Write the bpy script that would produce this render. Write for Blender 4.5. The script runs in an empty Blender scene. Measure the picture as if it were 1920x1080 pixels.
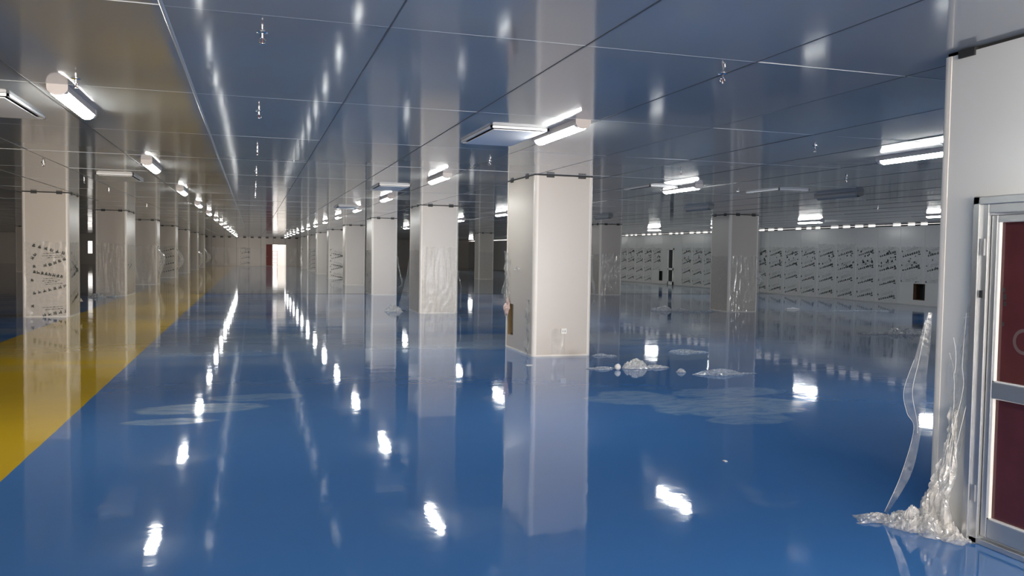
import bpy, bmesh, math, random
from mathutils import Vector, Matrix, noise

# ------------------------------------------------------------------ camera, world, exposure
SC = bpy.context.scene
COL = SC.collection
F_PX, YAW, PITCH, ROLL, CAM_H = 1557.9, 0.3024, 0.0415, 0.0152, 1.6993
H = 3.0                                             # ceiling height

def make_camera():
    cy, sy = math.cos(YAW), math.sin(YAW)
    fw = Vector((sy * math.cos(PITCH), cy * math.cos(PITCH), -math.sin(PITCH)))
    rt = Vector((cy, -sy, 0))
    up = rt.cross(fw)
    r2 = math.cos(ROLL) * rt + math.sin(ROLL) * up
    u2 = -math.sin(ROLL) * rt + math.cos(ROLL) * up
    cam = bpy.data.cameras.new('camera')
    cam.sensor_width = 36.0
    cam.lens = F_PX / 1920.0 * 36.0
    cam.clip_end = 400
    cam.clip_start = 0.05
    o = bpy.data.objects.new('camera', cam)
    COL.objects.link(o)
    m = Matrix((r2, u2, -fw)).transposed().to_4x4()
    m.translation = Vector((0, 0, CAM_H))
    o.matrix_world = m
    SC.camera = o
make_camera()

world = bpy.data.worlds.new('world')
SC.world = world
world.use_nodes = True
bg = world.node_tree.nodes['Background']
bg.inputs[0].default_value = (1.0, 0.95, 0.90, 1)
bg.inputs[1].default_value = 1.15

LAMP_E = 40.0                                       # radiance of the lit lamps
# daylight coming in through the wide opening at the hall's entrance, far behind the camera
DAY_X0, DAY_X1, DAY_Z, DAY_Y = -8.0, 3.9, 2.85, -18.0
day = bpy.data.lights.new('entrance_daylight', 'AREA')
day.shape = 'RECTANGLE'; day.size = DAY_X1 - DAY_X0; day.size_y = DAY_Z
day.color = (1.0, 0.895, 0.79)
day.energy = 28.0 * math.pi * (DAY_X1 - DAY_X0) * DAY_Z
day_o = bpy.data.objects.new('entrance_daylight', day); COL.objects.link(day_o)
day_o.location = ((DAY_X0 + DAY_X1) / 2, DAY_Y - .2, DAY_Z / 2); day_o.rotation_euler = (math.pi / 2, 0, 0)
# added fill light in an invented second opening, brightens the right-row columns
FILL_X0, FILL_X1 = 12.0, 14.4
day2 = bpy.data.lights.new('side_fill_light', 'AREA')
day2.shape = 'RECTANGLE'; day2.size = FILL_X1 - FILL_X0; day2.size_y = DAY_Z
day2.color = (0.95, 0.97, 1.0)
day2.energy = 50.0 * math.pi * (FILL_X1 - FILL_X0) * DAY_Z
side_fill_o = bpy.data.objects.new('side_fill_light', day2); COL.objects.link(side_fill_o)
side_fill_o.location = ((FILL_X0 + FILL_X1) / 2, DAY_Y - .2, DAY_Z / 2); side_fill_o.rotation_euler = (math.pi / 2, 0, 0)
SC.view_settings.view_transform = 'Standard'
SC.view_settings.look = 'None'
SC.view_settings.exposure = 0.77
SC.view_settings.gamma = 1.0
SC.view_settings.use_curve_mapping = False
try:
    SC.cycles.use_denoising = True
    SC.cycles.denoiser = 'OPENIMAGEDENOISE'
    SC.cycles.max_bounces = 10
    SC.cycles.diffuse_bounces = 5
    SC.cycles.glossy_bounces = 2
    SC.cycles.transparent_max_bounces = 16
    SC.cycles.sample_clamp_indirect = 6.0
    SC.cycles.use_light_tree = True
except Exception:
    pass

# ------------------------------------------------------------------ layout numbers (metres)
GY = [12.93 + 9.78 * k for k in range(9)]           # column lines along the hall
X_R, X_A, X_L, X_LL = 13.95, 4.40, -5.26, -14.9      # the four column rows (left faces)
X_WALL = 23.2
X_LEFT = -24.6
Y_FAR = 91.0
Y_BACK = -18.0
X_SEAM0, SEAM_DX = -0.47, 1.224
Y_SEAM0, SEAM_DY = 4.87, 2.62

# ------------------------------------------------------------------ materials
def new_mat(name):
    m = bpy.data.materials.new(name)
    m.use_nodes = True
    nt = m.node_tree
    return m, nt, nt.nodes['Principled BSDF']

def N(nt, typ, **kw):
    n = nt.nodes.new(typ)
    for k, v in kw.items():
        if hasattr(n, k) and not k[0].isupper():
            setattr(n, k, v)
        else:
            n.inputs[k].default_value = v
    return n

def simple(name, col, rough=0.5, metal=0.0, var=0.04, scale=3.0, spec=0.5, bump=0.0, bump_scale=40):
    """procedural: base colour broken up slightly by noise"""
    m, nt, b = new_mat(name)
    tc = N(nt, 'ShaderNodeTexCoord')
    nz = N(nt, 'ShaderNodeTexNoise', Scale=scale, Detail=4.0)
    nt.links.new(tc.outputs['Object'], nz.inputs['Vector'])
    mx = N(nt, 'ShaderNodeMix', data_type='RGBA')
    mx.inputs[6].default_value = tuple(c * (1 - var) for c in col) + (1,)
    mx.inputs[7].default_value = tuple(min(1, c * (1 + var)) for c in col) + (1,)
    nt.links.new(nz.outputs['Fac'], mx.inputs[0])
    nt.links.new(mx.outputs[2], b.inputs['Base Color'])
    b.inputs['Roughness'].default_value = rough
    b.inputs['Metallic'].default_value = metal
    b.inputs['Specular IOR Level'].default_value = spec
    if bump:
        n2 = N(nt, 'ShaderNodeTexNoise', Scale=bump_scale, Detail=3.0)
        nt.links.new(tc.outputs['Object'], n2.inputs['Vector'])
        bp = N(nt, 'ShaderNodeBump', Strength=bump, Distance=0.01)
        nt.links.new(n2.outputs['Fac'], bp.inputs['Height'])
        nt.links.new(bp.outputs['Normal'], b.inputs['Normal'])
    return m

M_PANEL = simple('panel_paint', (0.60, 0.54, 0.475), 0.28, var=0.02, scale=1.2, bump=0.05, bump_scale=2.0)
M_WALLP = simple('wall_panel_paint', (0.70, 0.69, 0.665), 0.22, var=0.03, scale=0.8, bump=0.05, bump_scale=2.0)
M_POST = simple('corner_profile_white', (0.84, 0.79, 0.72), 0.30, var=0.02)
M_CLIP = simple('dark_clip', (0.022, 0.024, 0.024), 0.5, var=0.2)
M_GASKET = simple('dark_gasket', (0.03, 0.03, 0.03), 0.7, var=0.2)
M_SEAM_W = simple('seam_bead_white', (0.6, 0.62, 0.64), 0.35, var=0.03)
M_SEAM_D = simple('seam_groove', (0.10, 0.105, 0.115), 0.4, var=0.1)
M_SEAM_J = simple('seam_cover', (0.62, 0.66, 0.70), 0.25, var=0.05)
M_ALU = simple('aluminium', (0.62, 0.63, 0.64), 0.32, metal=0.85, var=0.08, scale=8, bump=0.06, bump_scale=30)
M_ALU_W = simple('bright_bead', (0.85, 0.83, 0.80), 0.3, var=0.02)
M_MAROON = simple('maroon_glass', (0.088, 0.024, 0.028), 0.12, var=0.45, scale=2.2)
M_DARKGLASS = simple('dark_glass', (0.035, 0.045, 0.045), 0.1, var=0.15)
M_SMUDGE = simple('glass_smudge', (0.13, 0.085, 0.085), 0.4, var=0.2, scale=14)
M_REDDOOR = simple('red_door_paint', (0.36, 0.045, 0.03), 0.45, var=0.12, scale=2)
M_LAMPW = simple('lamp_white', (0.62, 0.57, 0.55), 0.35, var=0.02)
M_DIFFOFF = simple('lamp_diffuser_unlit', (0.30, 0.31, 0.32), 0.15, var=0.03)
M_PLATE = simple('diffuser_plate', (0.92, 0.91, 0.92), 0.45, var=0.02)
M_FRAME = simple('diffuser_frame', (0.82, 0.82, 0.82), 0.35, var=0.02)
M_CHROME = simple('chrome', (0.82, 0.82, 0.83), 0.15, metal=1.0, var=0.05)
M_BULB = simple('sprinkler_bulb', (0.22, 0.10, 0.09), 0.2, var=0.1)
M_CAVITY = simple('cavity_brown', (0.10, 0.055, 0.03), 0.8, var=0.4, scale=6)
M_FOAM = simple('core_foam', (0.20, 0.135, 0.055), 0.8, var=0.2, scale=10)
M_CAVDARK = simple('cavity_dark', (0.012, 0.014, 0.014), 0.7, var=0.2)
M_INK = simple('print_ink', (0.030, 0.045, 0.040), 0.5, var=0.3, scale=20)
M_INK_G = simple('print_ink_faint', (0.20, 0.23, 0.215), 0.5, var=0.3, scale=20)
M_PAPER = simple('pinkish_paper', (0.62, 0.46, 0.42), 0.6, var=0.15, scale=12)
M_SOCKET = simple('socket_plastic', (0.88, 0.86, 0.80), 0.35, var=0.02)
M_RACK = simple('rack_paint', (0.42, 0.16, 0.12), 0.5, var=0.1)
M_RENDER = simple('white_render', (0.90, 0.88, 0.85), 0.8, var=0.05)
M_OUTGROUND = simple('pale_concrete', (0.62, 0.60, 0.56), 0.8, var=0.08)
M_CHIP = simple('white_scrap', (0.82, 0.82, 0.80), 0.5, var=0.05)
M_FOAMBALL = simple('white_foam', (0.86, 0.82, 0.78), 0.7, var=0.05, bump=0.3, bump_scale=60)
M_LEFTW = simple('left_wall_paint', (0.11, 0.115, 0.12), 0.3, var=0.05)

def emit_mat(name, col, e):
    m, nt, b = new_mat(name)
    b.inputs['Base Color'].default_value = (0.9, 0.9, 0.9, 1)
    b.inputs['Roughness'].default_value = 0.3
    b.inputs['Emission Color'].default_value = col + (1,)
    b.inputs['Emission Strength'].default_value = e
    return m
M_LIT = emit_mat('lamp_diffuser_lit', (0.985, 1.0, 0.965), LAMP_E)

def film_mat(name, opacity, tint=(0.82, 0.84, 0.83), rough=0.16, gloss=0.5, bump=0.35, bscale=25, g0=0.05):
    """thin clear plastic: mostly transparent, milky where it folds, glossy on top"""
    m, nt, b = new_mat(name)
    nt.nodes.remove(b)
    out = nt.nodes['Material Output']
    tc = N(nt, 'ShaderNodeTexCoord')
    nz = N(nt, 'ShaderNodeTexNoise', Scale=bscale, Detail=5.0)
    nt.links.new(tc.outputs['Object'], nz.inputs['Vector'])
    bp = N(nt, 'ShaderNodeBump', Strength=bump, Distance=0.01)
    nt.links.new(nz.outputs['Fac'], bp.inputs['Height'])
    tr = N(nt, 'ShaderNodeBsdfTransparent')
    df = N(nt, 'ShaderNodeBsdfDiffuse')
    df.inputs[0].default_value = tint + (1,)
    tl = N(nt, 'ShaderNodeBsdfTranslucent')
    tl.inputs[0].default_value = tint + (1,)
    dm = N(nt, 'ShaderNodeMixShader')
    dm.inputs[0].default_value = 0.45
    nt.links.new(df.outputs[0], dm.inputs[1]); nt.links.new(tl.outputs[0], dm.inputs[2])
    gl = N(nt, 'ShaderNodeBsdfGlossy')
    gl.inputs['Roughness'].default_value = rough
    nt.links.new(bp.outputs[0], gl.inputs['Normal'])
    a = N(nt, 'ShaderNodeMixShader')
    op = N(nt, 'ShaderNodeMapRange')
    op.inputs['From Min'].default_value = 0.35; op.inputs['From Max'].default_value = 0.7
    op.inputs['To Min'].default_value = opacity * 0.55; op.inputs['To Max'].default_value = min(1, opacity * 1.5)
    nt.links.new(nz.outputs['Fac'], op.inputs['Value'])
    nt.links.new(op.outputs[0], a.inputs[0])
    nt.links.new(tr.outputs[0], a.inputs[1]); nt.links.new(dm.outputs[0], a.inputs[2])
    fr = N(nt, 'ShaderNodeLayerWeight')
    nt.links.new(bp.outputs[0], fr.inputs['Normal'])
    pw = N(nt, 'ShaderNodeMath', operation='POWER'); pw.inputs[1].default_value = 4.0
    nt.links.new(fr.outputs['Facing'], pw.inputs[0])
    mu = N(nt, 'ShaderNodeMath', operation='MULTIPLY_ADD')
    mu.inputs[1].default_value = gloss * 0.7; mu.inputs[2].default_value = g0
    nt.links.new(pw.outputs[0], mu.inputs[0])
    z = N(nt, 'ShaderNodeMixShader')
    nt.links.new(mu.outputs[0], z.inputs[0]); nt.links.new(a.outputs[0], z.inputs[1]); nt.links.new(gl.outputs[0], z.inputs[2])
    nt.links.new(z.outputs[0], out.inputs[0])
    return m
M_FILM = film_mat('clear_film', 0.12, gloss=0.5, rough=0.22, bump=0.15, bscale=14, g0=0.022)
M_FILM_LOOSE = film_mat('loose_clear_film', 0.20, gloss=0.9)
M_FILM_GLOSS = film_mat('creased_clear_film', 0.12, gloss=0.8, rough=0.14, bump=0.2, bscale=18, g0=0.09)
M_FILM_HEAP = film_mat('crumpled_film', 0.50, tint=(0.92, 0.90, 0.87), gloss=0.9, g0=0.08)
M_FILM_WHITE = film_mat('white_scrap_film', 0.85, tint=(0.93, 0.93, 0.92), gloss=0.8, g0=0.08)
M_FILM_FLAT = film_mat('flat_floor_film', 0.58, tint=(0.85, 0.89, 0.92), gloss=0.9)

def ceiling_mat():
    m, nt, b = new_mat('ceiling_coated_steel')
    tc = N(nt, 'ShaderNodeTexCoord')
    n1 = N(nt, 'ShaderNodeTexNoise', Scale=0.9, Detail=2.0)
    n2 = N(nt, 'ShaderNodeTexNoise', Scale=6.0, Detail=2.0)
    nt.links.new(tc.outputs['Object'], n1.inputs['Vector'])
    nt.links.new(tc.outputs['Object'], n2.inputs['Vector'])
    ad = N(nt, 'ShaderNodeMath', operation='MULTIPLY_ADD')
    ad.inputs[1].default_value = 0.10
    nt.links.new(n2.outputs['Fac'], ad.inputs[0]); nt.links.new(n1.outputs['Fac'], ad.inputs[2])
    bp = N(nt, 'ShaderNodeBump', Strength=0.10, Distance=0.02)
    nt.links.new(ad.outputs[0], bp.inputs['Height'])
    nt.links.new(bp.outputs[0], b.inputs['Normal'])
    b.inputs['Base Color'].default_value = (0.45, 0.455, 0.455, 1)
    b.inputs['Roughness'].default_value = 0.085
    b.inputs['IOR'].default_value = 1.95
    return m
M_CEIL = ceiling_mat()

Y_JOINT = 33.35
X_Y0, X_Y1 = -4.24, -1.735
def floor_mat():
    m, nt, b = new_mat('epoxy_floor')
    L = nt.links.new
    tc = N(nt, 'ShaderNodeTexCoord')
    P = tc.outputs['Object']
    sx = N(nt, 'ShaderNodeSeparateXYZ'); L(P, sx.inputs[0])
    X, Y = sx.outputs[0], sx.outputs[1]
    def math_(op, a, bb=None, c=None, clamp=False):
        n = N(nt, 'ShaderNodeMath', operation=op, use_clamp=clamp)
        for i, v in enumerate((a, bb, c)):
            if v is None: continue
            if isinstance(v, (int, float)): n.inputs[i].default_value = v
            else: L(v, n.inputs[i])
        return n.outputs[0]
    def noise_(scale, detail=3.0, stretch=None, rough=0.5):
        n = N(nt, 'ShaderNodeTexNoise', Scale=scale, Detail=detail, Roughness=rough)
        if stretch:
            mp = N(nt, 'ShaderNodeMapping'); mp.inputs['Scale'].default_value = stretch
            L(P, mp.inputs[0]); L(mp.outputs[0], n.inputs['Vector'])
        else:
            L(P, n.inputs['Vector'])
        return n.outputs['Fac']
    def mix(fac, a, bb):
        n = N(nt, 'ShaderNodeMix', data_type='RGBA')
        for i, v in ((0, fac), (6, a), (7, bb)):
            if isinstance(v, tuple): n.inputs[i].default_value = v + (1,)
            elif isinstance(v, (int, float)): n.inputs[i].default_value = v
            else: L(v, n.inputs[i])
        return n.outputs[2]
    def smooth(v, a, bb):
        n = N(nt, 'ShaderNodeMapRange', interpolation_type='SMOOTHSTEP')
        n.inputs['From Min'].default_value = a; n.inputs['From Max'].default_value = bb
        L(v, n.inputs['Value'])
        return n.outputs[0]
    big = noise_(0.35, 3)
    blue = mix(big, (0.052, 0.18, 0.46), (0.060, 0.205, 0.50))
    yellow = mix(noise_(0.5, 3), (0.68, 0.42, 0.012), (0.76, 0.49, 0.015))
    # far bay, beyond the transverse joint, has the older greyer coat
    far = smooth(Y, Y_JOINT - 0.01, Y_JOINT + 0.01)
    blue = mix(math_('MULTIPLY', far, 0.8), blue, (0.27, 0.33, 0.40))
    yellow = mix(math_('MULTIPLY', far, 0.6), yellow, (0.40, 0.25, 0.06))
    wob = math_('MULTIPLY_ADD', noise_(1.5, 2), 0.02, -0.01)
    xw = math_('ADD', X, wob)
    inside = math_('MULTIPLY', smooth(xw, X_Y0 - 0.006, X_Y0 + 0.006), math_('SUBTRACT', 1.0, smooth(xw, X_Y1 - 0.006, X_Y1 + 0.006)))
    col = mix(inside, blue, yellow)
    # dried water / dust marks: ellipses with ragged edges (cx, cy, rx, ry, strength)
    rag = noise_(1.3, 5, (1, 0.8, 1), 0.6)
    rag2 = noise_(4.0, 4, (1, 2.2, 1), 0.6)
    spots = [(-0.55, 9.35, 0.75, 0.30, 0.8), (-0.75, 8.72, 0.42, 0.17, 0.75), (0.05, 9.95, 0.5, 0.25, 0.5),
             (5.2, 8.25, 0.95, 0.62, 0.75), (4.35, 9.0, 0.55, 0.5, 0.6), (5.6, 9.1, 0.9, 0.35, 0.55), (5.0, 7.5, 0.5, 0.25, 0.5),
             (6.6, 12.6, 0.9, 0.5, 0.35), (18.5, 22.3, 2.2, 0.35, 0.8), (20.6, 21.2, 1.6, 0.35, 0.7), (18.0, 20.2, 1.5, 0.3, 0.4), (20.4, 18.6, 1.2, 0.3, 0.4),
             (3.0, 14.6, 1.4, 0.5, 0.35), (-0.4, 14.2, 1.0, 0.35, 0.35), (1.5, 16.8, 1.8, 0.5, 0.35), (14.4, 15.6, 0.9, 0.22, 0.5),
             (6.1, 15.4, 1.1, 0.5, 0.4), (0.6, 20.3, 2.2, 0.6, 0.35), (7.4, 18.6, 1.6, 0.5, 0.35), (20.8, 39.0, 2.3, 4.5, 1.0)]
    acc = None
    for cx, cy, rx, ry, s in spots:
        dx = math_('MULTIPLY', math_('SUBTRACT', X, cx), 1 / rx)
        dy = math_('MULTIPLY', math_('SUBTRACT', Y, cy), 1 / ry)
        d2 = math_('ADD', math_('MULTIPLY', dx, dx), math_('MULTIPLY', dy, dy))
        d2 = math_('ADD', d2, math_('MULTIPLY_ADD', rag, 2.6, -1.3))
        v = math_('MULTIPLY', math_('SUBTRACT', 1.0, smooth(d2, 0.75, 1.15)), s)
        acc = v if acc is None else math_('MAXIMUM', acc, v)
    holes = smooth(rag2, 0.38, 0.55)
    acc = math_('MULTIPLY', acc, math_('MULTIPLY_ADD', holes, 0.5, 0.5))
    # dry-film smears across the hall; grazing sheen painted in as grey growing with distance
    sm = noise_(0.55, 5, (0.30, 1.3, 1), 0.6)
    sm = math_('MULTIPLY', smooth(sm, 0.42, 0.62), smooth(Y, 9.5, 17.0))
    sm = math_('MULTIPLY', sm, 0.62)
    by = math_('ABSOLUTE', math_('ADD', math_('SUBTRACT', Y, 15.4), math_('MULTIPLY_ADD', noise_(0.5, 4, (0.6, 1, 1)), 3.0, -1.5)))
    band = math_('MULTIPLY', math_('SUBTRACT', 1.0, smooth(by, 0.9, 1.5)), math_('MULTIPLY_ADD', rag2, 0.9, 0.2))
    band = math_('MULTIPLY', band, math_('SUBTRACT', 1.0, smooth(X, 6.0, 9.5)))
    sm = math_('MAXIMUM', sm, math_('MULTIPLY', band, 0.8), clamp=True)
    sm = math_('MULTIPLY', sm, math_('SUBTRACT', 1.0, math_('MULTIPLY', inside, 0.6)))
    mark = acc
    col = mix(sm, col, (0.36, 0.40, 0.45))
    col = mix(math_('MULTIPLY', mark, 0.80), col, (0.34, 0.47, 0.62))
    # the joint itself
    jl = math_('SUBTRACT', 1.0, smooth(math_('ABSOLUTE', math_('SUBTRACT', Y, Y_JOINT)), 0.09, 0.13))
    jl = math_('MULTIPLY', jl, smooth(X, -2.2, -2.0))
    col = mix(math_('MULTIPLY', jl, 0.85), col, (0.02, 0.025, 0.03))
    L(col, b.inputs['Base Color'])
    r = math_('MULTIPLY_ADD', mark, 0.06, 0.048)
    L(math_('MULTIPLY_ADD', jl, 0.6, r), b.inputs['Roughness'])
    L(math_('MULTIPLY_ADD', jl, -0.41, 0.42), b.inputs['Specular IOR Level'])
    # trowel ripple in the resin
    h = math_('ADD', math_('MULTIPLY', noise_(1.1, 2, (0.7, 1.2, 1)), 1.0), math_('MULTIPLY', noise_(9.0, 2), 0.16))
    h = math_('ADD', h, math_('MULTIPLY', noise_(70.0, 1), 0.008))
    bp = N(nt, 'ShaderNodeBump', Strength=0.10, Distance=0.03)
    L(h, bp.inputs['Height']); L(bp.outputs[0], b.inputs['Normal'])
    return m
M_FLOOR = floor_mat()

# ------------------------------------------------------------------ helpers
def link(o, parent=None):
    COL.objects.link(o)
    if parent is not None:
        o.parent = parent
    return o

def obj(name, bm, mats, parent=None, smooth=False, loc=None):
    me = bpy.data.meshes.new(name)
    bmesh.ops.recalc_face_normals(bm, faces=bm.faces[:])
    bm.to_mesh(me); bm.free()
    if not isinstance(mats, (list, tuple)): mats = [mats]
    for m in mats: me.materials.append(m)
    if smooth:
        for p in me.polygons: p.use_smooth = True
    o = bpy.data.objects.new(name, me)
    if loc is not None: o.location = loc
    return link(o, parent)

def tag(o, label, cat, group=None):
    o['label'] = label; o['category'] = cat
    if group: o['group'] = group
    return o

def thing(name, label, cat, loc=(0, 0, 0), group=None, rotz=0.0):
    o = bpy.data.objects.new(name, None)
    o.empty_display_size = 0.1
    o.location = loc; o.rotation_euler = (0, 0, rotz)
    COL.objects.link(o)
    return tag(o, label, cat, group)

def struct(name, bm, mats, parent=None):
    o = obj(name, bm, mats, parent)
    if parent is None: o['kind'] = 'structure'
    return o

def BM(): return bmesh.new()

def box(bm, x0, y0, z0, x1, y1, z1, mi=0):
    vs = [bm.verts.new(v) for v in ((x0, y0, z0), (x1, y0, z0), (x1, y1, z0), (x0, y1, z0),
                                    (x0, y0, z1), (x1, y0, z1), (x1, y1, z1), (x0, y1, z1))]
    for f in ((0, 3, 2, 1), (4, 5, 6, 7), (0, 1, 5, 4), (1, 2, 6, 5), (2, 3, 7, 6), (3, 0, 4, 7)):
        fa = bm.faces.new([vs[i] for i in f]); fa.material_index = mi
    return vs

def prism(bm, prof, a0, a1, fn, mi=0, caps=True):
    """prof: list of 2-D points; fn(u, v, a) -> xyz"""
    A = [bm.verts.new(fn(u, v, a0)) for u, v in prof]
    B = [bm.verts.new(fn(u, v, a1)) for u, v in prof]
    n = len(prof)
    for i in range(n):
        j = (i + 1) % n
        bm.faces.new((A[i], A[j], B[j], B[i])).material_index = mi
    if caps:
        bm.faces.new(A[::-1]).material_index = mi
        bm.faces.new(B).material_index = mi

def lathe(bm, prof, seg=12, c=(0, 0, 0), mi=0):
    """prof: list of (r, z) from top to bottom"""
    rings = []
    for r, z in prof:
        rings.append([bm.verts.new((c[0] + r * math.cos(2 * math.pi * i / seg), c[1] + r * math.sin(2 * math.pi * i / seg), c[2] + z)) for i in range(seg)])
    for a, b_ in zip(rings, rings[1:]):
        for i in range(seg):
            j = (i + 1) % seg
            bm.faces.new((a[i], a[j], b_[j], b_[i])).material_index = mi
    bm.faces.new(rings[0]).material_index = mi
    bm.faces.new(rings[-1][::-1]).material_index = mi

def tube(bm, pts, r, seg=6, mi=0):
    rings = []
    for i, p in enumerate(pts):
        p = Vector(p)
        a = Vector(pts[max(0, i - 1)]); b_ = Vector(pts[min(len(pts) - 1, i + 1)])
        d = (b_ - a).normalized()
        u = d.orthogonal().normalized(); v = d.cross(u)
        rings.append([bm.verts.new(p + r * (math.cos(2 * math.pi * k / seg) * u + math.sin(2 * math.pi * k / seg) * v)) for k in range(seg)])
    for a, b_ in zip(rings, rings[1:]):
        best = min(range(seg), key=lambda s: (a[0].co - b_[s].co).length)
        b_ = b_[best:] + b_[:best]
        for i in range(seg):
            j = (i + 1) % seg
            bm.faces.new((a[i], a[j], b_[j], b_[i])).material_index = mi
    bm.faces.new(rings[0]).material_index = mi
    bm.faces.new(rings[-1][::-1]).material_index = mi

def ridge(v):
    return 1.0 - abs(2.0 * v)

def nz(x, y, z=0.0):
    return noise.noise(Vector((x, y, z)))

# ---- printing on the protective film: unreadable stroke clusters, like the photo's
def glyph(put, u, v, s, ang, rng, mi):
    ca, sa = math.cos(ang), math.sin(ang)
    def quad(a0, b0, a1, b1, w):
        d = math.hypot(a1 - a0, b1 - b0) or 1e-6
        nx, ny = -(b1 - b0) / d * w / 2, (a1 - a0) / d * w / 2
        P = ((a0 + nx, b0 + ny), (a1 + nx, b1 + ny), (a1 - nx, b1 - ny), (a0 - nx, b0 - ny))
        put([(u + x * ca - y * sa, v + x * sa + y * ca) for x, y in P], mi)
    h = s / 2
    for k in range(rng.randint(2, 3)):
        y = -h + s * (0.12 + 0.76 * (k + rng.random() * 0.5) / 3)
        quad(-h * rng.uniform(.6, 1), y, h * rng.uniform(.6, 1), y + s * .04, s * 0.16)
    for k in range(rng.randint(1, 2)):
        x = rng.uniform(-h * .7, h * .7)
        quad(x, -h, x + rng.uniform(-.05, .05) * s, h, s * 0.17)
    kind = rng.random()
    if kind < .35:
        quad(0, -h * .1, -h * .9, -h, s * 0.14); quad(0, -h * .1, h * .9, -h, s * 0.14)
    elif kind < .7:
        quad(-h * .8, -h * .8, -h * .8, h * .5, s * .14); quad(h * .8, -h * .8, h * .8, h * .5, s * .14); quad(-h * .8, -h * .8, h * .8, -h * .8, s * .14)
    else:
        quad(-h * .9, -h, -h * .3, h * .9, s * .15); quad(h * .1, -h, h * .9, -h * .5, s * .14)

def print_block(put, u, v, w, ang, rng, size=0.075, n=8, logo=True):
    """one repeat of the printing: small lines, a row of bold characters, a mark"""
    ca, sa = math.cos(ang), math.sin(ang)
    for k in range(n):
        t = (k + 0.5) / n * w
        glyph(put, u + t * ca, v + t * sa, size * (0.75 + 0.5 * k / n), ang, rng, 1)
    if logo:
        x, y = u + w * .93 * ca + .03, v + w * .93 * sa - size * 1.15
        put([(x - size * .7, y - size * .25), (x + size * .7, y - size * .1), (x + size * .7, y + size * .35), (x - size * .7, y + size * .2)], 1)
    for r in range(2):
        for k in range(9):
            t = (.22 + .075 * k) * w
            x, y = u + t * ca, v + t * sa + .12 + .055 * r
            put([(x, y), (x + w * .05, y + w * .05 * sa), (x + w * .05, y + w * .05 * sa + .014), (x, y + .014)], 2)
    x, y = u - .02, v + .20
    glyph(put, x, y, size * .8, ang, rng, 1)

def film_sheet(name, O, U, Nn, W, Ht, seed, crease=1.0, nu=18, nv=30, ink=None, parent=None, jag=0.05, off=0.008, mat=None, bottom=0.01):
    """protective film stuck on a vertical face: O origin, U along, Nn outward, size W x Ht"""
    rng = random.Random(seed)
    O, U, Nn = Vector(O), Vector(U), Vector(Nn)
    Z = Vector((0, 0, 1))
    bm = BM()
    def disp(u, v):
        a = ridge(nz(u * 8 + seed * 3.1, v * 0.55, seed)) ** 14 * 0.020      # long vertical creases
        a += ridge(nz(u * 5 + v * 1.2, v * 3 - u * 1.5, seed + 7.7)) ** 9 * 0.008
        top = max(0, (v - Ht * .72) / (Ht * .28))
        a += top * (0.006 + 0.012 * nz(u * 12, v * 4, seed + 3))
        return off + max(0, a) * crease
    G = []
    for j in range(nv + 1):
        row = []
        for i in range(nu + 1):
            u = W * i / nu; vt = j / nv
            topz = Ht + jag * (nz(u * 7, seed * 2.3) + .5 * nz(u * 23, seed))
            v = bottom + (topz - bottom) * vt
            row.append(bm.verts.new(O + U * u + Z * v + Nn * disp(u, v)))
        G.append(row)
    for j in range(nv):
        for i in range(nu):
            bm.faces.new((G[j][i], G[j][i + 1], G[j + 1][i + 1], G[j + 1][i])).smooth = True
    if ink:
        def put(poly, mi):
            vs = []
            for u, v in poly:
                if not (0.01 < u < W - .01 and bottom < v < Ht): return
                vs.append(bm.verts.new(O + U * u + Z * v + Nn * (disp(u, v) + 0.004)))
            bm.faces.new(vs).material_index = mi
        ink(put, rng)
    me = bpy.data.meshes.new(name)
    bm.to_mesh(me); bm.free()
    for m in (mat or M_FILM, M_INK, M_INK_G): me.materials.append(m)
    return link(bpy.data.objects.new(name, me), parent)

def curve(P, n=8):
    """smooth a guide polyline (Catmull-Rom)"""
    P = [Vector(p) for p in P]
    out = []
    for i in range(len(P) - 1):
        a, b_, c, d = P[max(0, i - 1)], P[i], P[i + 1], P[min(len(P) - 1, i + 2)]
        for k in range(n):
            t = k / n
            out.append(.5 * ((2 * b_) + (c - a) * t + (2 * a - 5 * b_ + 4 * c - d) * t * t + (3 * b_ - a - 3 * c + d) * t ** 3))
    out.append(P[-1])
    return out

def veil(bm, left, right, seed, nu=10, nv=40, amp=0.02, axis=Vector((0, -1, 0)), mi=0, fold=1.0):
    """loose hanging film between two guide polylines"""
    left, right = curve(left), curve(right)
    def at(P, t):
        t = t * (len(P) - 1); i = min(int(t), len(P) - 2); f = t - i
        return Vector(P[i]).lerp(Vector(P[i + 1]), f)
    G = []
    for j in range(nv + 1):
        t = j / nv; a, b_ = at(left, t), at(right, t)
        row = []
        for i in range(nu + 1):
            s = i / nu
            p = a.lerp(b_, s)
            d = amp * (ridge(nz(s * 3.1 * fold + seed, t * 2.3, seed)) ** 3 + .6 * nz(s * 6, t * 9, seed + 5))
            p = p + axis * d + Vector((nz(t * 5, s, seed) * amp * .5, 0, nz(t * 4 + 9, s * 3, seed) * amp * .5))
            if p.z < 0.004: p.z = 0.004
            row.append(bm.verts.new(p))
        G.append(row)
    for j in range(nv):
        for i in range(nu):
            bm.faces.new((G[j][i], G[j][i + 1], G[j + 1][i + 1], G[j + 1][i])).material_index = mi

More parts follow.
